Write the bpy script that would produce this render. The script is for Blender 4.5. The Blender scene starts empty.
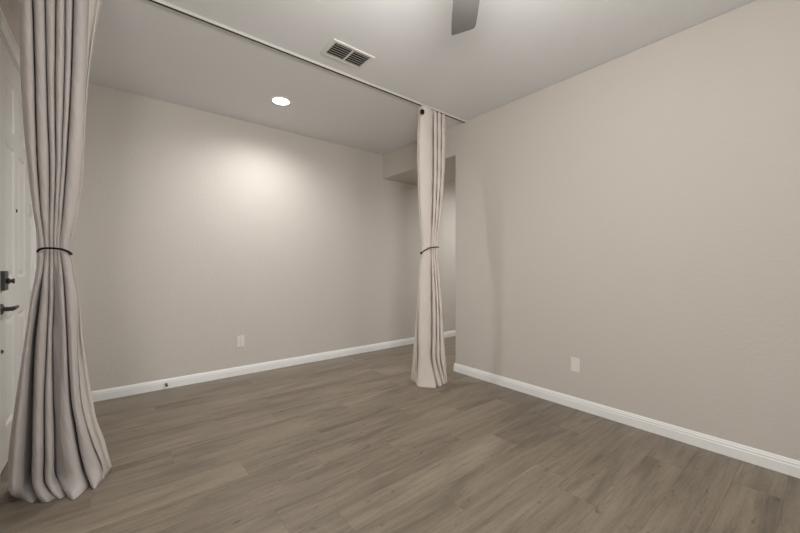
import bpy, bmesh, math, random
from mathutils import Vector, Matrix
C = bpy.context.scene.collection
S = bpy.context.scene
R = math.radians
random.seed(7)

# ------------------------------------------------------------ camera
CAM_H = 1.17
YAW = math.atan(283.5 / 351.1)
cam_d = bpy.data.cameras.new('camera'); cam = bpy.data.objects.new('camera', cam_d); C.objects.link(cam)
cam.location = (0, 0, CAM_H); cam.rotation_euler = (R(90), 0, -YAW)
cam_d.sensor_width = 36; cam_d.lens = 351.1 * 36 / 800; cam_d.clip_start = .05
S.camera = cam

# ------------------------------------------------------------ world, lamps, exposure
S.view_settings.view_transform = 'Standard'; S.view_settings.look = 'None'
S.view_settings.gamma = 1; S.view_settings.use_curve_mapping = False
S.view_settings.exposure = 0.08
w = bpy.data.worlds.new('daylight'); S.world = w; w.use_nodes = True
w.node_tree.nodes['Background'].inputs[0].default_value = (.75, .87, 1, 1)
w.node_tree.nodes['Background'].inputs[1].default_value = .6

def lamp(name, kind, loc, energy, color, rot=(0, 0, 0), **kw):
    d = bpy.data.lights.new(name, kind); d.energy = energy; d.color = color
    for k, v in kw.items(): setattr(d, k, v)
    o = bpy.data.objects.new(name, d); C.objects.link(o); o.location = loc; o.rotation_euler = rot
    return o
REAR = -3.4
# added area lights standing in for daylight at two unseen rear windows
lamp('window_daylight', 'AREA', (1.75, REAR - .35, 1.45), 26, (.96, .98, 1), (R(90), 0, 0), shape='RECTANGLE', size=1.5, size_y=1.9)
lamp('window_daylight', 'AREA', (-1.3, REAR - .35, 1.45), 100, (1, .995, .99), (R(90), 0, 0), shape='RECTANGLE', size=1.3, size_y=1.9)

# ------------------------------------------------------------ helpers
def obj(name, bm, m, parent=None, smooth=False, bevel=0, seg=2):
    me = bpy.data.meshes.new(name)
    bmesh.ops.recalc_face_normals(bm, faces=bm.faces)
    bm.to_mesh(me); bm.free()
    if smooth:
        for p in me.polygons: p.use_smooth = True
    me.materials.append(m)
    o = bpy.data.objects.new(name, me); C.objects.link(o)
    if bevel:
        b = o.modifiers.new('bevel', 'BEVEL'); b.width = bevel; b.segments = seg; b.limit_method = 'ANGLE'; b.angle_limit = R(40)
    if parent: o.parent = parent
    return o
def thing(name, label, cat, loc=(0, 0, 0), rot=(0, 0, 0), group=None):
    o = bpy.data.objects.new(name, None); C.objects.link(o)
    o.location = loc; o.rotation_euler = rot; o.empty_display_size = .05
    o['label'] = label; o['category'] = cat
    if group: o['group'] = group
    return o
def struct(o): o['kind'] = 'structure'; return o
def box(bm, x0, x1, y0, y1, z0, z1):
    v = [bm.verts.new(p) for p in ((x0,y0,z0),(x1,y0,z0),(x1,y1,z0),(x0,y1,z0),(x0,y0,z1),(x1,y0,z1),(x1,y1,z1),(x0,y1,z1))]
    for f in ((0,3,2,1),(4,5,6,7),(0,1,5,4),(1,2,6,5),(2,3,7,6),(3,0,4,7)): bm.faces.new([v[i] for i in f])
def boxes(*bs):
    bm = bmesh.new()
    for b in bs: box(bm, *b)
    return bm
def prism(bm, pts, fn0, fn1):
    a = [bm.verts.new(fn0(p)) for p in pts]; b = [bm.verts.new(fn1(p)) for p in pts]
    n = len(pts)
    bm.faces.new(a); bm.faces.new(b[::-1])
    for i in range(n): bm.faces.new((a[i], b[i], b[(i+1) % n], a[(i+1) % n]))
def lathe(bm, prof, M=Matrix(), n=32):
    rings = []
    for r, z in prof:
        if r < 1e-6: rings.append([bm.verts.new(M @ Vector((0, 0, z)))])
        else: rings.append([bm.verts.new(M @ Vector((r*math.cos(2*math.pi*k/n), r*math.sin(2*math.pi*k/n), z))) for k in range(n)])
    for a, b in zip(rings, rings[1:]):
        for k in range(n):
            k2 = (k+1) % n
            if len(a) == 1 and len(b) == 1: continue
            if len(a) == 1: bm.faces.new((a[0], b[k], b[k2]))
            elif len(b) == 1: bm.faces.new((a[k], b[0], a[k2]))
            else: bm.faces.new((a[k], b[k], b[k2], a[k2]))
def crom(p, t, closed=False):
    n = len(p)
    i = int(math.floor(t)); 
    if not closed: i = max(0, min(n-2, i))
    f = t - i
    g = (lambda k: p[k % n]) if closed else (lambda k: p[max(0, min(n-1, k))])
    a, b, c, d = g(i-1), g(i), g(i+1), g(i+2)
    return tuple(.5*((2*b[k]) + (-a[k]+c[k])*f + (2*a[k]-5*b[k]+4*c[k]-d[k])*f*f + (-a[k]+3*b[k]-3*c[k]+d[k])*f**3) for k in range(len(b)))
def tube(bm, pts, r, n=10, closed=False):
    pts = [Vector(p) for p in pts]; m = len(pts); rings = []
    up = Vector((0, 0, 1))
    for i, p in enumerate(pts):
        a = pts[(i-1) % m] if closed or i > 0 else p
        b = pts[(i+1) % m] if closed or i < m-1 else p
        d = (b - a).normalized()
        s = d.cross(up)
        if s.length < .1: s = d.cross(Vector((1, 0, 0)))
        s.normalize(); t = s.cross(d)
        rr = r[i] if isinstance(r, (list, tuple)) else r
        rings.append([bm.verts.new(p + s*rr*math.cos(2*math.pi*k/n) + t*rr*math.sin(2*math.pi*k/n)) for k in range(n)])
    for i in range(m if closed else m-1):
        a, b = rings[i], rings[(i+1) % m]
        for k in range(n): bm.faces.new((a[k], b[k], b[(k+1) % n], a[(k+1) % n]))
    if not closed:
        bm.faces.new(rings[0]); bm.faces.new(rings[-1][::-1])

# ------------------------------------------------------------ materials
def lin(c): return tuple(((v/255+.055)/1.055)**2.4 if v > 10 else v/255/12.92 for v in c) + (1,)
def mat(name, rgb, rough=.6, metal=0, spec=.5):
    m = bpy.data.materials.new(name); m.use_nodes = True
    b = m.node_tree.nodes['Principled BSDF']
    b.inputs['Base Color'].default_value = lin(rgb); b.inputs['Roughness'].default_value = rough
    b.inputs['Metallic'].default_value = metal; b.inputs['Specular IOR Level'].default_value = spec
    return m
def N(m, t, **kw):
    n = m.node_tree.nodes.new(t)
    for k, v in kw.items(): setattr(n, k, v)
    return n
def L(m, a, b): m.node_tree.links.new(a, b)
def bumpy(m, scale, strength, dist=.001, detail=3, stretch=None, col_var=0):
    b = m.node_tree.nodes['Principled BSDF']
    tc = N(m, 'ShaderNodeTexCoord'); src = tc.outputs['Object']
    if stretch:
        mp = N(m, 'ShaderNodeMapping'); mp.inputs['Scale'].default_value = stretch; L(m, src, mp.inputs[0]); src = mp.outputs[0]
    n = N(m, 'ShaderNodeTexNoise'); n.inputs['Scale'].default_value = scale; n.inputs['Detail'].default_value = detail
    L(m, src, n.inputs['Vector'])
    bp = N(m, 'ShaderNodeBump'); bp.inputs['Strength'].default_value = strength; bp.inputs['Distance'].default_value = dist
    L(m, n.outputs[0], bp.inputs['Height']); L(m, bp.outputs[0], b.inputs['Normal'])
    if col_var:
        base = tuple(b.inputs['Base Color'].default_value)
        mx = N(m, 'ShaderNodeMix', data_type='RGBA')
        mx.inputs[6].default_value = tuple(v*(1-col_var) for v in base[:3]) + (1,)
        mx.inputs[7].default_value = tuple(min(1, v*(1+col_var)) for v in base[:3]) + (1,)
        L(m, n.outputs[0], mx.inputs[0]); L(m, mx.outputs[2], b.inputs['Base Color'])
    return m
M_wall = bumpy(mat('beige wall paint', (204, 197, 189), .75, spec=.25), 55, .55, .0025, 2)
M_ceil = bumpy(mat('white ceiling paint', (229, 229, 229), .85, spec=.2), 60, .5, .002, 2)
M_trim = mat('white trim paint', (240, 240, 238), .35)
M_door = bumpy(mat('white door paint', (226, 226, 223), .4), 90, .12, .0005, 2, (1, 1, .1))
M_nickel = mat('dark satin nickel', (92, 90, 88), .35, .9)
M_blade = mat('grey fan blade', (92, 90, 87), .5, 0)
M_metal = mat('satin nickel', (160, 158, 155), .3, 1)
M_white = mat('white plastic', (228, 224, 217), .35)
M_ventw = mat('white enamel', (222, 220, 215), .45)
M_black = mat('matte black', (14, 13, 13), .5)
M_duct_shade = mat('dark duct', (30, 29, 28), .8)
M_bronze = mat('dark bronze', (40, 32, 27), .4, .7)
M_cord = bumpy(mat('black braided cord', (9, 8, 8), .75, spec=.2), 400, .6, .001)
M_rubber = mat('grey rubber', (70, 70, 70), .7)
M_track = mat('white painted metal', (205, 203, 198), .45)
M_slot_shade = mat('dark slot', (25, 24, 23), .6)  # dark tone standing in for shade inside the track and outlet slots
def emis(name, rgb, st):
    m = bpy.data.materials.new(name); m.use_nodes = True
    b = m.node_tree.nodes['Principled BSDF']; b.inputs['Base Color'].default_value = (.9, .9, .9, 1)
    b.inputs['Emission Color'].default_value = rgb + (1,); b.inputs['Emission Strength'].default_value = st
    return m
def fabric(name, rgb, crinkle=.35):
    m = mat(name, rgb, .7, spec=.2); b = m.node_tree.nodes['Principled BSDF']
    b.inputs['Sheen Weight'].default_value = .15
    tc = N(m, 'ShaderNodeTexCoord')
    n1 = N(m, 'ShaderNodeTexNoise'); n1.inputs['Scale'].default_value = 9; n1.inputs['Detail'].default_value = 4
    mp = N(m, 'ShaderNodeMapping'); mp.inputs['Scale'].default_value = (1.5, 1.5, 1)
    L(m, tc.outputs['Object'], mp.inputs[0]); L(m, mp.outputs[0], n1.inputs['Vector'])
    n2 = N(m, 'ShaderNodeTexNoise'); n2.inputs['Scale'].default_value = 420; L(m, tc.outputs['Object'], n2.inputs['Vector'])
    b1 = N(m, 'ShaderNodeBump'); b1.inputs['Strength'].default_value = crinkle; b1.inputs['Distance'].default_value = .012
    b2 = N(m, 'ShaderNodeBump'); b2.inputs['Strength'].default_value = .2; b2.inputs['Distance'].default_value = .001
    L(m, n1.outputs[0], b1.inputs['Height']); L(m, n2.outputs[0], b2.inputs['Height']); L(m, b1.outputs[0], b2.inputs['Normal']); L(m, b2.outputs[0], b.inputs['Normal'])
    return m
M_curtL = fabric('taupe curtain fabric', (184, 177, 173))
M_curtR = fabric('light taupe curtain fabric', (216, 206, 198), .6)
M_lining = fabric('pale curtain lining', (196, 188, 179), .8)

# floor planks: each plank face carries its tint and grain offset
M_floor = bpy.data.materials.new('grey brown vinyl planks'); M_floor.use_nodes = True
def floor_mat(m):
    b = m.node_tree.nodes['Principled BSDF']; b.inputs['Roughness'].default_value = .42; b.inputs['Specular IOR Level'].default_value = .4
    tc = N(m, 'ShaderNodeTexCoord'); at = N(m, 'ShaderNodeAttribute', attribute_name='plank')
    sp = N(m, 'ShaderNodeSeparateColor'); L(m, at.outputs['Color'], sp.inputs[0])
    off = N(m, 'ShaderNodeVectorMath', operation='SCALE'); L(m, at.outputs['Color'], off.inputs[0]); off.inputs['Scale'].default_value = 37
    ad = N(m, 'ShaderNodeVectorMath', operation='ADD'); L(m, tc.outputs['Object'], ad.inputs[0]); L(m, off.outputs[0], ad.inputs[1])
    def noise(sc, scale, det, dist=0, rough=.55):
        mp = N(m, 'ShaderNodeMapping'); mp.inputs['Scale'].default_value = sc; L(m, ad.outputs[0], mp.inputs[0])
        n = N(m, 'ShaderNodeTexNoise'); n.inputs['Scale'].default_value = scale; n.inputs['Detail'].default_value = det
        n.inputs['Distortion'].default_value = dist; n.inputs['Roughness'].default_value = rough
        L(m, mp.outputs[0], n.inputs['Vector']); return n.outputs[0]
    big = noise((.9, 5.5, 1), 1.6, 3, .6)          # broad cloudy streaks
    mid = noise((1.2, 22, 1), 2.2, 5, .8)          # grain
    fine = noise((9, 120, 1), 3, 3, 0., .8)         # pores
    kn = noise((3.2, 8, 1), 4.2, 1.5, .5)            # knots
    def ramp(src, stops):
        r = N(m, 'ShaderNodeValToRGB'); L(m, src, r.inputs[0]); e = r.color_ramp.elements
        e[0].position, e[0].color = stops[0]; e[1].position, e[1].color = stops[-1]
        for p, c in stops[1:-1]: k = e.new(p); k.color = c
        return r.outputs[0]
    def mixm(a, bb, f, mode='MULTIPLY'):
        x = N(m, 'ShaderNodeMix', data_type='RGBA', blend_type=mode)
        if isinstance(f, float): x.inputs[0].default_value = f
        else: L(m, f, x.inputs[0])
        for s, v in ((6, a), (7, bb)):
            if isinstance(v, tuple): x.inputs[s].default_value = v
            else: L(m, v, x.inputs[s])
        return x.outputs[2]
    col = ramp(sp.outputs[0], [(0, lin(FLOOR_DARK)), (1, lin(FLOOR_LIGHT))])
    g = lambda v: (v, v, v, 1)
    col = mixm(col, ramp(big, [(.3, g(.68)), (.5, g(1)), (.7, g(1.22))]), 1.0)
    col = mixm(col, ramp(mid, [(.3, g(.76)), (.55, g(1)), (.75, g(1.10))]), 1.0)
    col = mixm(col, ramp(fine, [(.32, g(.82)), (.6, g(1.06))]), 1.0)
    col = mixm(col, ramp(kn, [(.67, g(1)), (.77, (.62, .58, .54, 1))]), 1.0)
    L(m, col, b.inputs['Base Color'])
    bp = N(m, 'ShaderNodeBump'); bp.inputs['Strength'].default_value = .15; bp.inputs['Distance'].default_value = .0006
    L(m, fine, bp.inputs['Height']); L(m, bp.outputs[0], b.inputs['Normal'])
FLOOR_DARK = (124, 113, 99); FLOOR_LIGHT = (143, 131, 115)
floor_mat(M_floor)

# ------------------------------------------------------------ room shell
CE = 2.75; BACK = 4.03; RIGHT = 2.945; LEFT = -.5; HALL = 5.4; WEST = -2.6; CORNER = 2.665; DEEP = 3.75

def build_floor():
    bm = bmesh.new(); lay = bm.faces.layers.float_color.new('plank')
    p = .191; Y0 = .925; y = Y0 - p*23; row = 0
    g = .0009; d = .0012
    while y < BACK + .1:
        k = round((y - Y0) / p)
        joint = {10: .58, 9: .95, 7: 1.12, 5: .95, 1: 1.30, 8: 1.49, 6: .58, 4: 1.40, 3: .59, 2: 2.04, 0: 1.94, -2: 2.55}.get(k, random.uniform(0, 1.22) + (.0))
        x = joint - 1.22*6
        while x < HALL + .2:
            x1 = x + 1.22
            a, b_ = max(x, WEST - .1), min(x1, HALL + .1)
            if b_ > a + .01:
                c = (random.uniform(.3, .7), random.random(), random.random(), 1)
                if k == 6 and abs(x1 - .58) < .01: c = (.95,) + c[1:]
                if k == 0 and abs(x1 - 1.94) < .01: c = (.9,) + c[1:]
                if k == 0 and abs(x - 1.94) < .01: c = (.25,) + c[1:]
                if k == 2 and abs(x1 - 2.04) < .01: c = (.92,) + c[1:]
                if k == 2 and abs(x - 2.04) < .01: c = (.15,) + c[1:]
                if k == 4 and abs(x1 - 1.40) < .01: c = (.25,) + c[1:]
                if k == 4 and abs(x - 1.40) < .01: c = (.75,) + c[1:]
                o_ = [bm.verts.new(q) for q in ((a, y, -d), (b_, y, -d), (b_, y+p, -d), (a, y+p, -d))]
                i_ = [bm.verts.new(q) for q in ((a+g, y+g, 0), (b_-g, y+g, 0), (b_-g, y+p-g, 0), (a+g, y+p-g, 0))]
                fs = [bm.faces.new(i_)] + [bm.faces.new((o_[j], o_[(j+1) % 4], i_[(j+1) % 4], i_[j])) for j in range(4)]
                for f in fs: f[lay] = c
            x = x1
        y += p; row += 1
    box(bm, WEST-.1, HALL+.1, .925-p*23, y, -.12, -d-.0005)
    return obj('floor', bm, M_floor)
struct(build_floor())
struct(obj('ceiling', boxes((WEST-.1, HALL+.1, REAR-.15, BACK+.12, CE, CE+.12)), M_ceil))
struct(obj('wall_back', boxes((LEFT-.15, HALL+.1, BACK, BACK+.12, 0, CE)), M_wall))
# right wall: a deep block with the low header over the passage
def right_wall():
    bm = bmesh.new()
    pts = [(REAR, 0), (CORNER, 0), (CORNER, 2.415), (BACK, 2.415), (BACK, CE), (REAR, CE)]
    prism(bm, pts, lambda q: (RIGHT, q[0], q[1]), lambda q: (DEEP, q[0], q[1]))
    return obj('wall_right', bm, M_wall, bevel=.008, seg=3)
struct(right_wall())
struct(obj('wall_hall', boxes((HALL, HALL+.12, REAR, BACK, 0, CE)), M_wall))
struct(obj('wall_hall_south', boxes((DEEP, HALL, 1.4, 1.52, 0, CE)), M_wall))
# left wall with the door opening, ends where the room widens behind the camera
DY0, DY1, DZ = 2.85, 3.785, 2.455
struct(obj('wall_left', boxes((LEFT-.15, LEFT, 1.0, DY0-.012, 0, CE), (LEFT-.15, LEFT, DY1+.012, BACK, 0, CE), (LEFT-.15, LEFT, DY0-.012, DY1+.012, DZ+.012, CE)), M_wall))
struct(obj('wall_left_return', boxes((WEST, LEFT-.15, 1.0, 1.12, 0, CE)), M_wall))
struct(obj('wall_west', boxes((WEST-.12, WEST, REAR, 1.12, 0, CE)), M_wall))
W = [(1.0, 2.5), (-1.95, -.65)]; WZ0, WZ1 = .5, 2.4  # unseen rear window openings, added only as light sources
struct(obj('wall_rear', boxes((WEST, W[1][0], REAR-.12, REAR, 0, CE), (W[1][1], W[0][0], REAR-.12, REAR, 0, CE), (W[0][1], RIGHT, REAR-.12, REAR, 0, CE),
    *[(a, b, REAR-.12, REAR, 0, WZ0) for a, b in W], *[(a, b, REAR-.12, REAR, WZ1, CE) for a, b in W]), M_wall))
M_glass = bpy.data.materials.new('window glass'); M_glass.use_nodes = True
def glass(m):
    nt = m.node_tree; nt.nodes.clear()
    o = nt.nodes.new('ShaderNodeOutputMaterial'); t = nt.nodes.new('ShaderNodeBsdfTransparent'); g = nt.nodes.new('ShaderNodeBsdfGlossy'); g.inputs['Roughness'].default_value = .02
    x = nt.nodes.new('ShaderNodeMixShader'); x.inputs[0].default_value = .06
    nt.links.new(t.outputs[0], x.inputs[1]); nt.links.new(g.outputs[0], x.inputs[2]); nt.links.new(x.outputs[0], o.inputs[0])
glass(M_glass)
for i, (a, b) in enumerate(W):  # frames and panes for the added windows, out of view
    m_ = (WZ0+WZ1)/2
    f = struct(obj('window_%d' % (i+1), boxes((a, b, REAR-.1, REAR-.04, WZ0, WZ0+.05), (a, b, REAR-.1, REAR-.04, WZ1-.05, WZ1), (a, a+.05, REAR-.1, REAR-.04, WZ0+.05, WZ1-.05),
        (b-.05, b, REAR-.1, REAR-.04, WZ0+.05, WZ1-.05), (a+.05, b-.05, REAR-.09, REAR-.05, m_-.02, m_+.02)), M_trim))
    obj('pane', boxes((a+.04, b-.04, REAR-.072, REAR-.066, WZ0+.04, WZ1-.04)), M_glass, f)

# baseboards, colonial profile: (height, depth)
BP = [(0, .0), (0, .013), (.058, .013), (.062, .0105), (.074, .0105), (.078, .008), (.086, .006), (.091, .0035), (.092, 0)]
def baseboard(name, path):
    # path of wall-face corners; the profile is laid on the left-hand side of the run, mitred
    bm = bmesh.new(); P = [Vector(p) for p in path]; cols = []
    for i, p in enumerate(P):
        dirs = []
        if i > 0: dirs.append((P[i]-P[i-1]).normalized())
        if i < len(P)-1: dirs.append((P[i+1]-P[i]).normalized())
        ns = [Vector((-d.y, d.x)) for d in dirs]
        n = ns[0] if len(ns) == 1 else (ns[0]+ns[1]) / (1 + ns[0].dot(ns[1]))
        cols.append([bm.verts.new((p.x+n.x*d, p.y+n.y*d, h+.0005)) for h, d in BP])
    for a, b in zip(cols, cols[1:]):
        for k in range(len(BP)): bm.faces.new((a[k], b[k], b[(k+1) % len(BP)], a[(k+1) % len(BP)]))
    bm.faces.new(cols[0]); bm.faces.new(cols[-1][::-1])
    return struct(obj(name, bm, M_trim))
e = .0005
baseboard('baseboard_back', [(HALL-e, BACK-e), (LEFT+.02, BACK-e)])
baseboard('baseboard_right', [(RIGHT-e, REAR+.001), (RIGHT-e, CORNER+e), (DEEP+e, CORNER+e)])
baseboard('baseboard_hall', [(HALL-e, 1.53), (HALL-e, BACK-.02)])
baseboard('baseboard_left', [(LEFT+e, DY0-.075), (LEFT+e, 1.0-e), (LEFT-.14, 1.0-e)])
baseboard('baseboard_rear', [(WEST+.02, REAR+e), (RIGHT-.02, REAR+e)])

# ------------------------------------------------------------ entry door
def panel_door():
    # slab front face relief built as a grid of stiles, rails and raised panels
    X1 = LEFT - .004; X0 = X1 - .04
    bm = bmesh.new(); box(bm, X0, X1 - .012, DY0, DY1, .012, DZ)
    ys = [(3.050, 3.268), (3.387, 3.605)]; zs = [(.23, .87), (1.10, 1.90), (2.00, 2.29)]
    # stiles
    for a, b in ((DY0, ys[0][0]), (ys[0][1], ys[1][0]), (ys[1][1], DY1)): box(bm, X1-.012, X1, a, b, .012, DZ)
    zr = [.012] + [v for q in zs for v in q] + [DZ]
    for a, b in ys:
        for k in range(0, len(zr), 2): box(bm, X1-.012, X1, a, b, zr[k], zr[k+1])
        for c, d in zs:     # sloped moulding and raised field
            r0 = [(a, c), (b, c), (b, d), (a, d)]
            def ring(inset, x): return [bm.verts.new((x, a+inset if q[0] == a else b-inset, c+inset if q[1] == c else d-inset)) for q in r0]
            rs = [ring(0, X1), ring(.012, X1-.009), ring(.022, X1-.010), ring(.045, X1-.002)]
            for u, v in zip(rs, rs[1:]):
                for k in range(4): bm.faces.new((u[k], u[(k+1) % 4], v[(k+1) % 4], v[k]))
            bm.faces.new(rs[-1])
    return obj('door_1', bm, M_door)
door = struct(panel_door())
def RX(x, y, z): return Matrix.Translation((x, y, z)) @ Matrix.Rotation(R(90), 4, 'Y')   # local z -> +x
fx = LEFT - .004
# deadbolt: boxy interior unit with thumb turn
o = obj('deadbolt', boxes((fx, fx+.024, 2.885, 2.972, 1.035, 1.145)), M_nickel, door, bevel=.006)
bm = bmesh.new(); lathe(bm, [(0, 0), (.016, 0), (.016, .012), (.009, .014), (.009, .026), (0, .026)], RX(fx+.024, 2.93, 1.088), 24)
box(bm, fx+.044, fx+.054, 2.921, 2.939, 1.074, 1.102)
obj('thumb_turn', bm, M_nickel, o, bevel=.003)
bm = bmesh.new(); lathe(bm, [(0, 0), (.031, 0), (.031, .006), (.024, .011), (.013, .013), (.011, .045), (0, .047)], RX(fx, 2.93, .93), 28)
lv = obj('door_handle', bm, M_nickel, door, smooth=False)
bm = bmesh.new()
tube(bm, [(fx+.044, 2.925, .930), (fx+.047, 2.955, .932), (fx+.050, 2.985, .933), (fx+.050, 3.02, .934), (fx+.046, 3.055, .937)], [.012, .0115, .0105, .009, .005], 12)
obj('lever', bm, M_nickel, lv, smooth=True)
bm = bmesh.new(); lathe(bm, [(0, .002), (.006, .002), (.008, .004), (.011, .003), (.012, 0)], RX(fx, 3.328, 1.53), 20)
obj('peephole', bm, M_bronze, door)
bm = bmesh.new(); lathe(bm, [(.011, 0), (.010, .006), (.005, .009), (0, .009)], RX(fx, 2.945, .69), 20)
obj('bumper_stud', bm, M_nickel, door)
for z in (.25, .9, 1.55, 2.2):
    bm = bmesh.new(); lathe(bm, [(0, 0), (.007, 0), (.007, .09), (0, .09)], Matrix.Translation((LEFT+.004, DY1+.005, z)), 16)
    box(bm, LEFT-.004, LEFT-.001, DY1-.03, DY1+.004, z, z+.09)
    obj('hinge', bm, M_ventw, door)
# casing
def casing():
    bm = bmesh.new(); w_ = .07
    for (a, b) in ((DY0-.005-w_, DY0-.005), (DY1+.012, DY1+.012+w_)):
        box(bm, LEFT, LEFT+.009, a, b, 0, DZ+.012+.075)
    box(bm, LEFT, LEFT+.0125, DY0-.005, DY1+.012, DZ+.008, DZ+.08)
    box(bm, LEFT, LEFT+.016, DY0-.005-w_, DY0-.005-w_+.016, 0, DZ+.09)
    box(bm, LEFT, LEFT+.019, DY1+.012+w_-.016, DY1+.012+w_, 0, DZ+.09)
    box(bm, LEFT, LEFT+.019, DY0-.005-w_, DY1+.012+w_, DZ+.08, DZ+.096)
    # jamb
    box(bm, LEFT-.15, LEFT, DY0-.012, DY0-.003, 0, DZ+.01); box(bm, LEFT-.15, LEFT, DY1+.003, DY1+.012, 0, DZ+.01); box(bm, LEFT-.15, LEFT, DY0-.012, DY1+.012, DZ+.004, DZ+.012)
    return obj('trim_1', bm, M_trim)
struct(casing())
# exterior slab behind the door so nothing shows through the gap
struct(obj('wall_porch', boxes((LEFT-.22, LEFT-.15, DY0-.1, DY1+.1, 0, DZ+.1)), M_wall))

# ------------------------------------------------------------ curtain track
TY = 2.52
t = thing('curtain_track', 'long white ceiling-mounted curtain track with a dark slot running wall to wall', 'curtain track', (0, TY, CE))
def trk(bm_pts, name, m):
    bm = bmesh.new(); prism(bm, bm_pts, lambda q: (LEFT+.001, q[0], q[1]), lambda q: (RIGHT-.001, q[0], q[1])); return obj(name, bm, m, t)
trk([(-.012, -.0005), (-.012, -.020), (-.0085, -.020), (-.0085, -.003), (.0105, -.003), (.0105, -.0195), (.012, -.0195), (.012, -.0005)], 'rail', M_track)
trk([(-.0083, -.0035), (-.0083, -.0192), (.0103, -.0192), (.0103, -.0035)], 'slot', M_slot_shade)  # solid dark filler in place of the shade inside the hollow track

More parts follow.
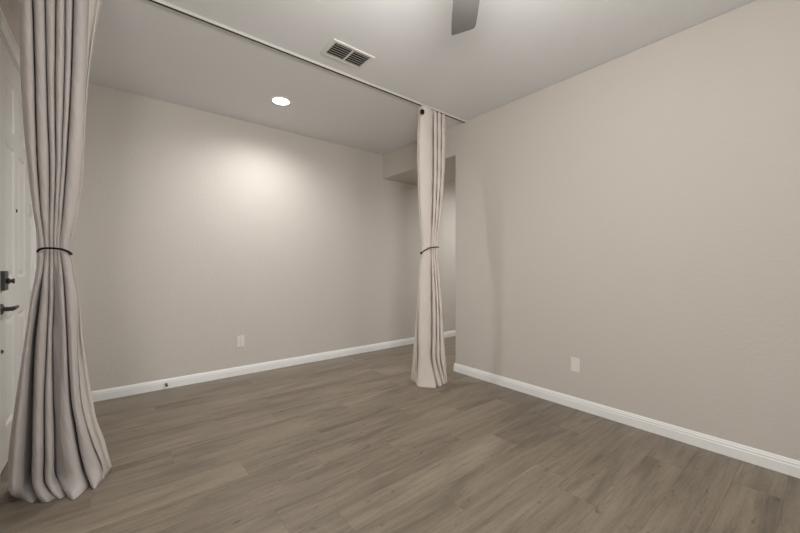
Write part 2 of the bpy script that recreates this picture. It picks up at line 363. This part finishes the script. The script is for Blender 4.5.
# ------------------------------------------------------------ curtains
LEFT_FOLDS=[
 [(-0.376,2.550),(-0.363,2.504),(-0.345,2.485),(-0.333,2.504),(-0.336,2.580),(-0.321,2.506),(-0.303,2.490),(-0.289,2.506),(-0.288,2.555),(-0.277,2.509),(-0.261,2.495),(-0.247,2.509),(-0.246,2.560),(-0.236,2.506),(-0.223,2.490),(-0.212,2.506),(-0.212,2.555),(-0.204,2.511),(-0.192,2.500),(-0.182,2.511),(-0.182,2.580),(-0.169,2.504),(-0.145,2.485),(-0.123,2.504),(-0.116,2.540),(-0.107,2.534),(-0.086,2.550),(-0.062,2.534),(-0.054,2.565)],
 [(-0.375,2.550),(-0.363,2.504),(-0.344,2.485),(-0.331,2.504),(-0.335,2.580),(-0.319,2.506),(-0.301,2.490),(-0.287,2.506),(-0.286,2.555),(-0.276,2.509),(-0.260,2.495),(-0.247,2.509),(-0.246,2.560),(-0.236,2.506),(-0.223,2.490),(-0.212,2.506),(-0.212,2.555),(-0.204,2.511),(-0.192,2.500),(-0.182,2.511),(-0.182,2.580),(-0.169,2.504),(-0.147,2.485),(-0.127,2.504),(-0.120,2.540),(-0.114,2.534),(-0.100,2.550),(-0.085,2.534),(-0.080,2.565)],
 [(-0.374,2.550),(-0.361,2.504),(-0.341,2.485),(-0.326,2.504),(-0.329,2.580),(-0.314,2.506),(-0.297,2.490),(-0.283,2.506),(-0.283,2.555),(-0.273,2.509),(-0.259,2.495),(-0.248,2.509),(-0.248,2.560),(-0.238,2.506),(-0.224,2.490),(-0.213,2.506),(-0.212,2.555),(-0.204,2.511),(-0.194,2.500),(-0.186,2.511),(-0.187,2.580),(-0.173,2.504),(-0.151,2.485),(-0.131,2.504),(-0.124,2.540),(-0.121,2.534),(-0.116,2.550),(-0.110,2.534),(-0.109,2.565)],
 [(-0.369,2.550),(-0.356,2.504),(-0.336,2.485),(-0.322,2.504),(-0.325,2.580),(-0.310,2.506),(-0.293,2.490),(-0.280,2.506),(-0.279,2.555),(-0.270,2.509),(-0.258,2.495),(-0.249,2.509),(-0.250,2.560),(-0.240,2.506),(-0.227,2.490),(-0.216,2.506),(-0.215,2.555),(-0.208,2.511),(-0.199,2.500),(-0.191,2.511),(-0.193,2.580),(-0.180,2.504),(-0.159,2.485),(-0.140,2.504),(-0.134,2.540),(-0.133,2.534),(-0.131,2.550),(-0.127,2.534),(-0.127,2.565)],
 [(-0.360,2.550),(-0.348,2.504),(-0.331,2.485),(-0.318,2.504),(-0.322,2.580),(-0.307,2.506),(-0.289,2.490),(-0.275,2.506),(-0.274,2.555),(-0.265,2.509),(-0.255,2.495),(-0.247,2.509),(-0.248,2.560),(-0.239,2.506),(-0.229,2.490),(-0.221,2.506),(-0.221,2.555),(-0.214,2.511),(-0.206,2.500),(-0.200,2.511),(-0.202,2.580),(-0.188,2.504),(-0.166,2.485),(-0.146,2.504),(-0.140,2.540),(-0.139,2.534),(-0.138,2.550),(-0.135,2.534),(-0.136,2.565)],
 [(-0.346,2.550),(-0.336,2.507),(-0.322,2.490),(-0.312,2.507),(-0.317,2.580),(-0.302,2.509),(-0.284,2.494),(-0.270,2.509),(-0.268,2.555),(-0.260,2.510),(-0.251,2.499),(-0.245,2.510),(-0.246,2.560),(-0.239,2.509),(-0.231,2.494),(-0.225,2.509),(-0.227,2.555),(-0.221,2.512),(-0.214,2.503),(-0.209,2.512),(-0.212,2.580),(-0.198,2.507),(-0.176,2.490),(-0.156,2.507),(-0.150,2.540),(-0.148,2.531),(-0.146,2.546),(-0.143,2.531),(-0.144,2.565)],
 [(-0.327,2.538),(-0.320,2.509),(-0.309,2.495),(-0.301,2.509),(-0.303,2.556),(-0.293,2.510),(-0.280,2.499),(-0.270,2.510),(-0.269,2.541),(-0.263,2.512),(-0.255,2.502),(-0.250,2.512),(-0.250,2.544),(-0.245,2.510),(-0.239,2.499),(-0.234,2.510),(-0.235,2.541),(-0.231,2.514),(-0.225,2.506),(-0.220,2.514),(-0.221,2.556),(-0.210,2.509),(-0.191,2.495),(-0.173,2.509),(-0.167,2.532),(-0.166,2.530),(-0.165,2.541),(-0.162,2.530),(-0.162,2.547)],
 [(-0.311,2.550),(-0.303,2.512),(-0.295,2.502),(-0.288,2.512),(-0.287,2.532),(-0.283,2.514),(-0.276,2.506),(-0.270,2.514),(-0.269,2.526),(-0.265,2.515),(-0.259,2.508),(-0.253,2.515),(-0.252,2.526),(-0.249,2.515),(-0.244,2.508),(-0.240,2.515),(-0.239,2.524),(-0.237,2.515),(-0.232,2.510),(-0.229,2.515),(-0.228,2.526),(-0.222,2.510),(-0.208,2.498),(-0.196,2.510),(-0.193,2.540),(-0.192,2.534),(-0.191,2.550),(-0.188,2.534),(-0.189,2.565)],
 [(-0.310,2.550),(-0.302,2.512),(-0.293,2.502),(-0.286,2.512),(-0.286,2.532),(-0.281,2.514),(-0.274,2.506),(-0.269,2.514),(-0.268,2.526),(-0.264,2.515),(-0.258,2.508),(-0.253,2.515),(-0.252,2.526),(-0.249,2.515),(-0.243,2.508),(-0.239,2.515),(-0.238,2.524),(-0.235,2.515),(-0.231,2.510),(-0.227,2.515),(-0.226,2.526),(-0.220,2.510),(-0.207,2.498),(-0.196,2.510),(-0.193,2.540),(-0.192,2.534),(-0.191,2.550),(-0.188,2.534),(-0.189,2.565)],
 [(-0.319,2.541),(-0.311,2.509),(-0.301,2.495),(-0.294,2.509),(-0.296,2.562),(-0.287,2.510),(-0.277,2.499),(-0.270,2.510),(-0.270,2.545),(-0.264,2.512),(-0.258,2.502),(-0.253,2.512),(-0.254,2.548),(-0.251,2.535),(-0.244,2.528),(-0.238,2.522),(-0.235,2.517),(-0.232,2.510),(-0.224,2.501),(-0.218,2.508),(-0.220,2.562),(-0.210,2.509),(-0.196,2.495),(-0.183,2.509),(-0.179,2.534),(-0.178,2.530),(-0.176,2.541),(-0.172,2.530),(-0.173,2.551)],
 [(-0.336,2.550),(-0.325,2.499),(-0.315,2.506),(-0.310,2.562),(-0.307,2.580),(-0.294,2.506),(-0.281,2.490),(-0.271,2.506),(-0.272,2.555),(-0.265,2.509),(-0.257,2.495),(-0.253,2.509),(-0.256,2.560),(-0.251,2.542),(-0.243,2.532),(-0.235,2.523),(-0.232,2.515),(-0.228,2.505),(-0.218,2.493),(-0.211,2.503),(-0.214,2.580),(-0.201,2.504),(-0.182,2.485),(-0.167,2.504),(-0.162,2.540),(-0.161,2.534),(-0.160,2.550),(-0.157,2.534),(-0.158,2.565)],
 [(-0.363,2.570),(-0.347,2.490),(-0.335,2.500),(-0.331,2.576),(-0.328,2.600),(-0.310,2.504),(-0.293,2.485),(-0.280,2.504),(-0.280,2.560),(-0.272,2.511),(-0.265,2.500),(-0.259,2.511),(-0.264,2.580),(-0.257,2.553),(-0.243,2.538),(-0.229,2.525),(-0.223,2.515),(-0.219,2.505),(-0.210,2.493),(-0.202,2.503),(-0.205,2.580),(-0.193,2.498),(-0.177,2.470),(-0.166,2.498),(-0.163,2.540),(-0.159,2.534),(-0.152,2.550),(-0.144,2.534),(-0.141,2.550)],
 [(-0.394,2.580),(-0.371,2.484),(-0.352,2.496),(-0.342,2.583),(-0.337,2.610),(-0.317,2.502),(-0.300,2.480),(-0.288,2.502),(-0.290,2.570),(-0.279,2.506),(-0.266,2.490),(-0.257,2.506),(-0.262,2.600),(-0.254,2.564),(-0.243,2.544),(-0.232,2.526),(-0.227,2.515),(-0.221,2.505),(-0.205,2.493),(-0.192,2.503),(-0.192,2.590),(-0.180,2.493),(-0.165,2.460),(-0.154,2.493),(-0.152,2.540),(-0.145,2.529),(-0.130,2.540),(-0.114,2.529),(-0.108,2.550)],
 [(-0.412,2.600),(-0.384,2.481),(-0.360,2.494),(-0.347,2.590),(-0.340,2.620),(-0.319,2.498),(-0.300,2.470),(-0.288,2.498),(-0.291,2.570),(-0.278,2.504),(-0.264,2.485),(-0.253,2.504),(-0.259,2.610),(-0.252,2.570),(-0.241,2.547),(-0.231,2.527),(-0.227,2.514),(-0.218,2.500),(-0.196,2.484),(-0.176,2.498),(-0.175,2.600),(-0.162,2.493),(-0.146,2.460),(-0.133,2.493),(-0.130,2.540),(-0.123,2.529),(-0.108,2.540),(-0.091,2.529),(-0.086,2.550)],
 [(-0.424,2.620),(-0.392,2.484),(-0.366,2.496),(-0.350,2.590),(-0.342,2.620),(-0.320,2.493),(-0.300,2.460),(-0.288,2.493),(-0.290,2.570),(-0.277,2.500),(-0.262,2.475),(-0.251,2.500),(-0.256,2.600),(-0.248,2.564),(-0.236,2.544),(-0.225,2.526),(-0.219,2.513),(-0.209,2.495),(-0.185,2.475),(-0.163,2.493),(-0.161,2.600),(-0.147,2.502),(-0.126,2.480),(-0.106,2.502),(-0.101,2.570),(-0.093,2.529),(-0.077,2.540),(-0.060,2.529),(-0.055,2.580)],
 [(-0.426,2.620),(-0.394,2.490),(-0.367,2.500),(-0.351,2.597),(-0.344,2.630),(-0.320,2.498),(-0.300,2.470),(-0.287,2.498),(-0.291,2.590),(-0.276,2.502),(-0.260,2.480),(-0.249,2.502),(-0.254,2.610),(-0.244,2.570),(-0.228,2.547),(-0.211,2.527),(-0.204,2.513),(-0.194,2.495),(-0.168,2.475),(-0.145,2.493),(-0.142,2.610),(-0.126,2.506),(-0.100,2.490),(-0.074,2.506),(-0.065,2.570),(-0.059,2.529),(-0.047,2.540),(-0.035,2.529),(-0.031,2.580)],
 [(-0.442,2.719),(-0.412,2.644),(-0.378,2.576),(-0.325,2.495),(-0.307,2.519),(-0.292,2.478),(-0.268,2.449),(-0.248,2.461),(-0.237,2.462),(-0.229,2.451),(-0.217,2.441),(-0.208,2.449),(-0.201,2.473),(-0.192,2.445),(-0.177,2.404),(-0.169,2.393),(-0.162,2.397),(-0.152,2.408),(-0.138,2.432),(-0.121,2.470),(-0.111,2.517),(-0.101,2.465),(-0.088,2.438),(-0.073,2.470),(-0.059,2.509),(-0.050,2.536),(-0.039,2.570),(-0.029,2.605),(-0.021,2.637)],
]
LEFT_FOLDS_Z=[2.724,2.548,2.310,2.087,1.871,1.667,1.461,1.306,1.234,1.126,0.998,0.767,0.485,0.330,0.199,0.077,0.004]
RIGHT_FOLDS=[
 [(2.304,2.550),(2.282,2.525),(2.288,2.530),(2.285,2.525),(2.300,2.540),(2.295,2.506),(2.344,2.490),(2.426,2.506),(2.514,2.570),(2.464,2.511),(2.471,2.500),(2.501,2.511),(2.562,2.565),(2.516,2.511),(2.526,2.500),(2.558,2.511),(2.622,2.565),(2.575,2.511),(2.584,2.500),(2.617,2.511),(2.655,2.540)],
 [(2.290,2.552),(2.268,2.527),(2.275,2.532),(2.272,2.526),(2.286,2.542),(2.283,2.508),(2.336,2.490),(2.422,2.505),(2.511,2.567),(2.461,2.509),(2.469,2.497),(2.498,2.508),(2.558,2.561),(2.513,2.507),(2.522,2.496),(2.554,2.506),(2.616,2.559),(2.570,2.506),(2.579,2.495),(2.611,2.505),(2.649,2.534)],
 [(2.285,2.558),(2.264,2.534),(2.271,2.539),(2.269,2.534),(2.283,2.548),(2.280,2.514),(2.332,2.491),(2.416,2.500),(2.502,2.557),(2.454,2.501),(2.461,2.489),(2.489,2.498),(2.546,2.548),(2.502,2.496),(2.510,2.484),(2.539,2.493),(2.598,2.543),(2.553,2.491),(2.560,2.479),(2.589,2.488),(2.624,2.515)],
 [(2.301,2.569),(2.282,2.546),(2.288,2.551),(2.286,2.545),(2.299,2.559),(2.294,2.523),(2.336,2.493),(2.405,2.490),(2.481,2.539),(2.437,2.486),(2.442,2.473),(2.465,2.478),(2.517,2.523),(2.477,2.475),(2.482,2.462),(2.506,2.467),(2.558,2.511),(2.516,2.464),(2.519,2.451),(2.541,2.457),(2.571,2.480)],
 [(2.325,2.573),(2.307,2.552),(2.312,2.556),(2.310,2.551),(2.322,2.562),(2.313,2.527),(2.340,2.492),(2.392,2.483),(2.455,2.524),(2.414,2.476),(2.416,2.462),(2.433,2.465),(2.478,2.505),(2.441,2.462),(2.441,2.448),(2.459,2.452),(2.504,2.491),(2.465,2.448),(2.466,2.435),(2.483,2.438),(2.509,2.458)],
 [(2.339,2.552),(2.331,2.542),(2.334,2.543),(2.334,2.540),(2.339,2.545),(2.338,2.526),(2.357,2.501),(2.386,2.487),(2.408,2.492),(2.399,2.478),(2.401,2.470),(2.412,2.468),(2.424,2.477),(2.416,2.465),(2.418,2.456),(2.428,2.455),(2.440,2.464),(2.433,2.452),(2.436,2.444),(2.446,2.442),(2.465,2.457)],
 [(2.339,2.552),(2.331,2.542),(2.334,2.543),(2.334,2.540),(2.339,2.545),(2.337,2.526),(2.355,2.502),(2.384,2.488),(2.406,2.494),(2.397,2.481),(2.399,2.472),(2.409,2.471),(2.421,2.479),(2.413,2.467),(2.416,2.458),(2.425,2.457),(2.438,2.466),(2.431,2.454),(2.434,2.446),(2.443,2.444),(2.463,2.459)],
 [(2.325,2.569),(2.314,2.556),(2.317,2.557),(2.317,2.554),(2.326,2.563),(2.321,2.535),(2.344,2.503),(2.382,2.487),(2.414,2.498),(2.398,2.477),(2.399,2.465),(2.411,2.466),(2.433,2.483),(2.417,2.462),(2.417,2.450),(2.430,2.451),(2.451,2.468),(2.436,2.448),(2.439,2.439),(2.449,2.438),(2.469,2.454)],
 [(2.316,2.590),(2.300,2.570),(2.305,2.573),(2.303,2.568),(2.314,2.579),(2.306,2.542),(2.332,2.500),(2.381,2.482),(2.440,2.515),(2.403,2.470),(2.406,2.453),(2.425,2.452),(2.467,2.487),(2.432,2.446),(2.432,2.432),(2.447,2.434),(2.489,2.470),(2.453,2.429),(2.453,2.415),(2.468,2.417),(2.492,2.435)],
 [(2.335,2.652),(2.284,2.589),(2.297,2.592),(2.296,2.579),(2.326,2.607),(2.297,2.544),(2.322,2.495),(2.377,2.479),(2.433,2.508),(2.400,2.466),(2.401,2.444),(2.424,2.446),(2.474,2.488),(2.434,2.441),(2.434,2.424),(2.453,2.426),(2.500,2.467),(2.462,2.422),(2.465,2.405),(2.484,2.405),(2.530,2.442)],
 [(2.339,2.687),(2.274,2.603),(2.296,2.606),(2.297,2.584),(2.340,2.622),(2.294,2.541),(2.315,2.488),(2.374,2.476),(2.440,2.515),(2.400,2.466),(2.401,2.444),(2.424,2.446),(2.488,2.502),(2.433,2.439),(2.433,2.418),(2.456,2.421),(2.513,2.470),(2.469,2.417),(2.474,2.398),(2.495,2.395),(2.544,2.432)],
 [(2.372,2.757),(2.349,2.714),(2.335,2.667),(2.320,2.620),(2.308,2.592),(2.269,2.539),(2.313,2.467),(2.383,2.407),(2.437,2.451),(2.435,2.441),(2.436,2.407),(2.467,2.404),(2.515,2.444),(2.508,2.430),(2.509,2.418),(2.534,2.425),(2.564,2.450),(2.555,2.438),(2.556,2.430),(2.574,2.438),(2.630,2.488)],
]
RIGHT_FOLDS_Z=[2.720,2.577,2.325,2.023,1.676,1.430,1.312,1.185,0.842,0.499,0.254,0.004]
def smooth_t(zs, z):
    return z
def curtain_mesh(folds, zs, nu=6, rowstep=.025, wr=.0012, c0=0, c1=None, seed=1):
    random.seed(seed)
    rows = [[(p[0], p[1], z) for p in r] for r, z in zip(folds, zs)]
    c1 = c1 or len(rows[0]) - 1
    grid = []
    for i in range(len(rows)-1):
        n = max(2, int(abs(zs[i]-zs[i+1])/rowstep))
        for s in range(n): grid.append(i + s/n)
    grid.append(len(rows)-1)
    bm = bmesh.new(); V = []
    ncol = (c1-c0)*nu
    for t_ in grid:
        ctrl = [crom([rows[k][c] for k in range(len(rows))], t_) for c in range(len(rows[0]))]
        line = []
        for s in range(ncol+1):
            p = crom(ctrl, c0 + s/nu)
            z = max(.004, p[2])
            a = wr*math.sin(z*23 + s*.31) + wr*.8*math.sin(z*57 + s*.9 + 1)
            line.append(bm.verts.new((p[0], p[1]+a, z)))
        V.append(line)
    for a, b in zip(V, V[1:]):
        for k in range(ncol): bm.faces.new((a[k], a[k+1], b[k+1], b[k]))
    return bm
def cloth_obj(name, bm, m, parent, th=.003):
    o = obj(name, bm, m, parent, smooth=True)
    s = o.modifiers.new('thick', 'SOLIDIFY'); s.thickness = th; s.offset = 0
    return o
def grommet(parent, loc, ang):
    bm = bmesh.new(); M = Matrix.Translation(loc) @ Matrix.Rotation(ang, 4, 'Z') @ Matrix.Rotation(R(90), 4, 'X')
    pts = [M @ Vector((.0155*math.cos(a*math.pi/12), .021*math.sin(a*math.pi/12), 0)) for a in range(24)]
    tube(bm, pts, .0065, 8, True)
    bm.faces.new([bm.verts.new(M @ Vector((.013*math.cos(a*math.pi/12), .018*math.sin(a*math.pi/12), .001))) for a in range(24)])  # dark disc filling the ring as the shade of its open hole
    obj('grommet', bm, M_bronze, parent, smooth=True)

cl = thing('curtain', 'wide grey-taupe floor-length curtain tied in the middle, in front of the white door', 'curtain', (0, 0, 0), group=None)
NL = len(LEFT_FOLDS[0])
cloth_obj('curtain_panel', curtain_mesh(LEFT_FOLDS, LEFT_FOLDS_Z, c1=24, seed=2), M_curtL, cl)
cloth_obj('lining', curtain_mesh([r[24:] for r in LEFT_FOLDS], LEFT_FOLDS_Z, seed=3), M_lining, cl)
cr = thing('curtain', 'narrow pale taupe floor-length curtain tied in the middle, beside the passage opening', 'curtain', (0, 0, 0))
cloth_obj('curtain_panel', curtain_mesh(RIGHT_FOLDS, RIGHT_FOLDS_Z, seed=4, wr=.0018), M_curtR, cr)
grommet(cr, (2.281, 2.484, 2.652), -YAW)
# wheeled carriers that hang the cloth from the track
def carrier(parent, x, z1):
    bm = bmesh.new(); box(bm, x-.004, x+.004, TY-.003, TY+.003, z1, CE-.016)
    lathe(bm, [(0, 0), (.009, 0), (.009, .003), (0, .003)], Matrix.Translation((x, TY, CE-.024)), 12)
    obj('carrier', bm, M_white, parent)
for x in (2.30, 2.38, 2.46, 2.54, 2.61): carrier(cr, x, 2.69)
for x in (-.36, -.30, -.24, -.18, -.13): carrier(cl, x, 2.68)

def tieback(name, label, front, back, balls):
    t_ = thing(name, label, 'curtain tieback', front[0])
    o0 = Vector(front[0])
    pts = [Vector(p)-o0 for p in front+back]
    n = len(pts); sm = [crom([tuple(p) for p in pts], k/5, True) for k in range(n*5)]
    bm = bmesh.new(); tube(bm, sm, .0052, 10, True); obj('cord', bm, M_cord, t_, smooth=True)
    for b in balls:
        bm = bmesh.new(); p = Vector(b)-o0
        lathe(bm, [(.0115*math.sin(math.pi*k/10), -.0115*math.cos(math.pi*k/10)) for k in range(11)], Matrix.Translation(p), 16)
        obj('ball', bm, M_black, t_, smooth=True)
tieback('curtain_tieback', 'black cord tieback around the wide grey curtain by the door',
    [(-.310, 2.55, 1.244), (-.306, 2.515, 1.251), (-.290, 2.483, 1.259), (-.261, 2.474, 1.262), (-.224, 2.474, 1.259), (-.199, 2.485, 1.250), (-.186, 2.52, 1.238)],
    [(-.19, 2.56, 1.236), (-.22, 2.585, 1.24), (-.26, 2.592, 1.243), (-.295, 2.58, 1.244)], [])
tieback('curtain_tieback', 'black cord tieback with a round ball around the narrow pale curtain',
    [(2.314, 2.545, 1.302), (2.325, 2.510, 1.321), (2.343, 2.482, 1.340), (2.366, 2.464, 1.352), (2.402, 2.443, 1.358), (2.448, 2.440, 1.361)],
    [(2.466, 2.462, 1.355), (2.455, 2.50, 1.34), (2.42, 2.535, 1.325), (2.37, 2.565, 1.31)], [(2.312, 2.534, 1.302)])

# ------------------------------------------------------------ ceiling vent
v = thing('ceiling_vent', 'white rectangular air register with dark louvres in the ceiling', 'vent', (1.345, 2.282, CE))
hx, hy = .176, .105
bm = bmesh.new()
def ringframe(bm, hx, hy, ix, iy, z0, z1, zi):
    o_ = [bm.verts.new((sx*hx, sy*hy, z0)) for sx, sy in ((-1,-1),(1,-1),(1,1),(-1,1))]
    a = [bm.verts.new((sx*(hx-.004), sy*(hy-.004), z1)) for sx, sy in ((-1,-1),(1,-1),(1,1),(-1,1))]
    b = [bm.verts.new((sx*ix, sy*iy, z1+.002)) for sx, sy in ((-1,-1),(1,-1),(1,1),(-1,1))]
    c = [bm.verts.new((sx*ix, sy*iy, zi)) for sx, sy in ((-1,-1),(1,-1),(1,1),(-1,1))]
    for u, w_ in ((o_, a), (a, b), (b, c)):
        for k in range(4): bm.faces.new((u[k], u[(k+1) % 4], w_[(k+1) % 4], w_[k]))
ringframe(bm, hx, hy, hx-.030, hy-.027, -.0005, -.009, -.0008)
box(bm, -.006, .006, -(hy-.027), hy-.027, -.009, -.001)
obj('frame', bm, M_ventw, v)
obj('duct_shade', boxes((-(hx-.031), hx-.031, -(hy-.028), hy-.028, -.0016, -.0006)), M_duct_shade, v)  # flat dark sheet put in for the shade behind the louvres
for s in (-1, 1):
    for k in range(6):
        bm = bmesh.new(); y0 = -(hy-.027) + .013 + k*.0255; xa, xb = (.007, hx-.031)
        if s < 0: xa, xb = -xb, -xa
        dy, dz = .0045, .0035
        prism(bm, [(y0-dy, -.0095), (y0-dy+.0035, -.0095), (y0+dy+.0035, -.0022), (y0+dy, -.0022)], lambda q: (xa, q[0], q[1]), lambda q: (xb, q[0], q[1]))
        obj('louvre', bm, M_ventw, v)

# ------------------------------------------------------------ recessed downlight
d = thing('recessed_light', 'round lit recessed downlight in the ceiling', 'ceiling light', (1.222, 3.322, CE))
bm = bmesh.new(); lathe(bm, [(.094, -.0005), (.092, -.004), (.078, -.006), (.074, -.003), (.074, -.0006)]); obj('trim_ring', bm, M_trim, d, smooth=True)
bm = bmesh.new(); lathe(bm, [(0, -.0035), (.060, -.0034), (.0745, -.002)]); obj('lens', bm, emis('lit diffuser', (1, .95, .88), 14), d, smooth=True)
sp = lamp('downlight_bulb', 'SPOT', (0, 0, -.02), 76, (1, .995, 1), spot_size=R(165), spot_blend=.9, shadow_soft_size=.06); sp.parent = d

# ------------------------------------------------------------ ceiling fan (one blade tip reaches into the picture)
FX, FY, FZ = 1.0, .80, 2.45
f = thing('ceiling_fan', 'grey ceiling fan, one dark blade tip in view at the top', 'ceiling fan', (FX, FY, CE))
bm = bmesh.new(); lathe(bm, [(0, -.0005), (.07, -.0005), (.068, -.03), (.03, -.06), (.0125, -.065), (.0125, -.21), (0, -.21)]); obj('downrod', bm, M_metal, f, smooth=True)
bm = bmesh.new(); lathe(bm, [(0, -.20), (.05, -.205), (.10, -.225), (.115, -.25), (.115, -.29), (.10, -.315), (.085, -.325), (0, -.325)]); obj('motor', bm, M_metal, f, smooth=True)
bm = bmesh.new(); lathe(bm, [(.085, -.326), (.115, -.335), (.12, -.355), (.105, -.385), (.07, -.405), (0, -.412)]); obj('light_bowl', bm, emis('fan bowl', (1, .86, .68), 3.0), f, smooth=True)
# blade outline: u along, v across
out = [(.17, -.038), (.24, -.052), (.45, -.060), (.58, -.061), (.615, -.060), (.634, -.055), (.645, -.045), (.662, -.015), (.684, .025), (.699, .056), (.699, .061), (.694, .064), (.60, .067), (.45, .065), (.24, .053), (.17, .038)]
for k in range(5):
    a = R(45 + 72*k); ca, sa = math.cos(a), math.sin(a); bm = bmesh.new(); z0 = FZ-CE
    tw = .10
    prism(bm, out, lambda q: (ca*q[0]-sa*q[1], sa*q[0]+ca*q[1], z0+tw*q[1]), lambda q: (ca*q[0]-sa*q[1], sa*q[0]+ca*q[1], z0+.008+tw*q[1]))
    b_ = obj('blade', bm, M_blade, f)
    bm = bmesh.new()
    prism(bm, [(.09, -.02), (.2, -.03), (.25, -.012), (.25, .012), (.2, .03), (.09, .02)], lambda q: (ca*q[0]-sa*q[1], sa*q[0]+ca*q[1], z0-.008+tw*q[1]), lambda q: (ca*q[0]-sa*q[1], sa*q[0]+ca*q[1], z0-.001+tw*q[1]))
    obj('blade_bracket', bm, M_metal, b_)
fl = lamp('fan_bulb', 'POINT', (0, 0, -.50), 62, (1, .985, .955), shadow_soft_size=.18); fl.parent = f

hl = thing('recessed_light', 'added out-of-view downlight brightening the hall past the opening', 'ceiling light', (4.75, 2.9, CE))  # unseen lamp added to lift the dark hall
bm = bmesh.new(); lathe(bm, [(.094, -.0005), (.092, -.004), (.078, -.006), (.074, -.003), (.074, -.0006)]); obj('trim_ring', bm, M_trim, hl, smooth=True)
bm = bmesh.new(); lathe(bm, [(0, -.0035), (.060, -.0034), (.0745, -.002)]); obj('lens', bm, emis('added hall diffuser', (1, .97, .93), 10), hl, smooth=True)
hs = lamp('downlight_bulb', 'SPOT', (0, 0, -.02), 140, (.99, 1, 1), spot_size=R(170), spot_blend=.9, shadow_soft_size=.08); hs.parent = hl
# ------------------------------------------------------------ outlets
def outlet(label, loc, rz):
    o = thing('wall_outlet', label, 'outlet', loc, (0, 0, rz))   # faces local -y
    obj('cover_plate', boxes((-.037, .037, -.006, 0, -.06, .06)), M_white, o, bevel=.003)
    ins = obj('receptacle', boxes((-.0165, .0165, -.0085, -.006, -.0335, .0335)), M_white, o, bevel=.0015)
    for zc in (-.016, .016):
        bm = boxes((-.0075, -.0055, -.0089, -.0084, zc-.001, zc+.008), (.0055, .0075, -.0089, -.0084, zc-.0005, zc+.0065))
        lathe(bm, [(0, 0), (.0025, 0), (.0025, .0005), (0, .0005)], Matrix.Translation((0, -.0084, zc-.009)) @ Matrix.Rotation(R(90), 4, 'X'), 10)
        obj('slots', bm, M_slot_shade, ins)
    for zc in (-.048, .048):
        bm = bmesh.new(); lathe(bm, [(0, 0), (.003, 0), (.0025, .001), (0, .001)], Matrix.Translation((0, -.0061, zc)) @ Matrix.Rotation(R(90), 4, 'X'), 12)
        obj('screw', bm, M_metal, ins if False else o)
outlet('white outlet on the back wall left of the narrow curtain', (1.042, BACK-.0005, .362), 0)
outlet('white outlet low on the long right wall', (RIGHT-.0005, 1.345, .361), R(90))

# door stop on the back baseboard
s = thing('door_stop', 'small dark door stop sticking out of the back baseboard', 'door stop', (.368, BACK-.0135, .047), (R(90), 0, 0))
bm = bmesh.new(); lathe(bm, [(0, 0), (.012, 0), (.011, .004), (.005, .006), (.005, .05), (0, .05)], n=16); obj('spring', bm, M_metal, s, smooth=False)
bm = bmesh.new(); lathe(bm, [(0, .048), (.009, .048), (.0105, .053), (.0105, .062), (.008, .067), (0, .067)], n=16); obj('rubber_tip', bm, M_rubber, s, smooth=True)
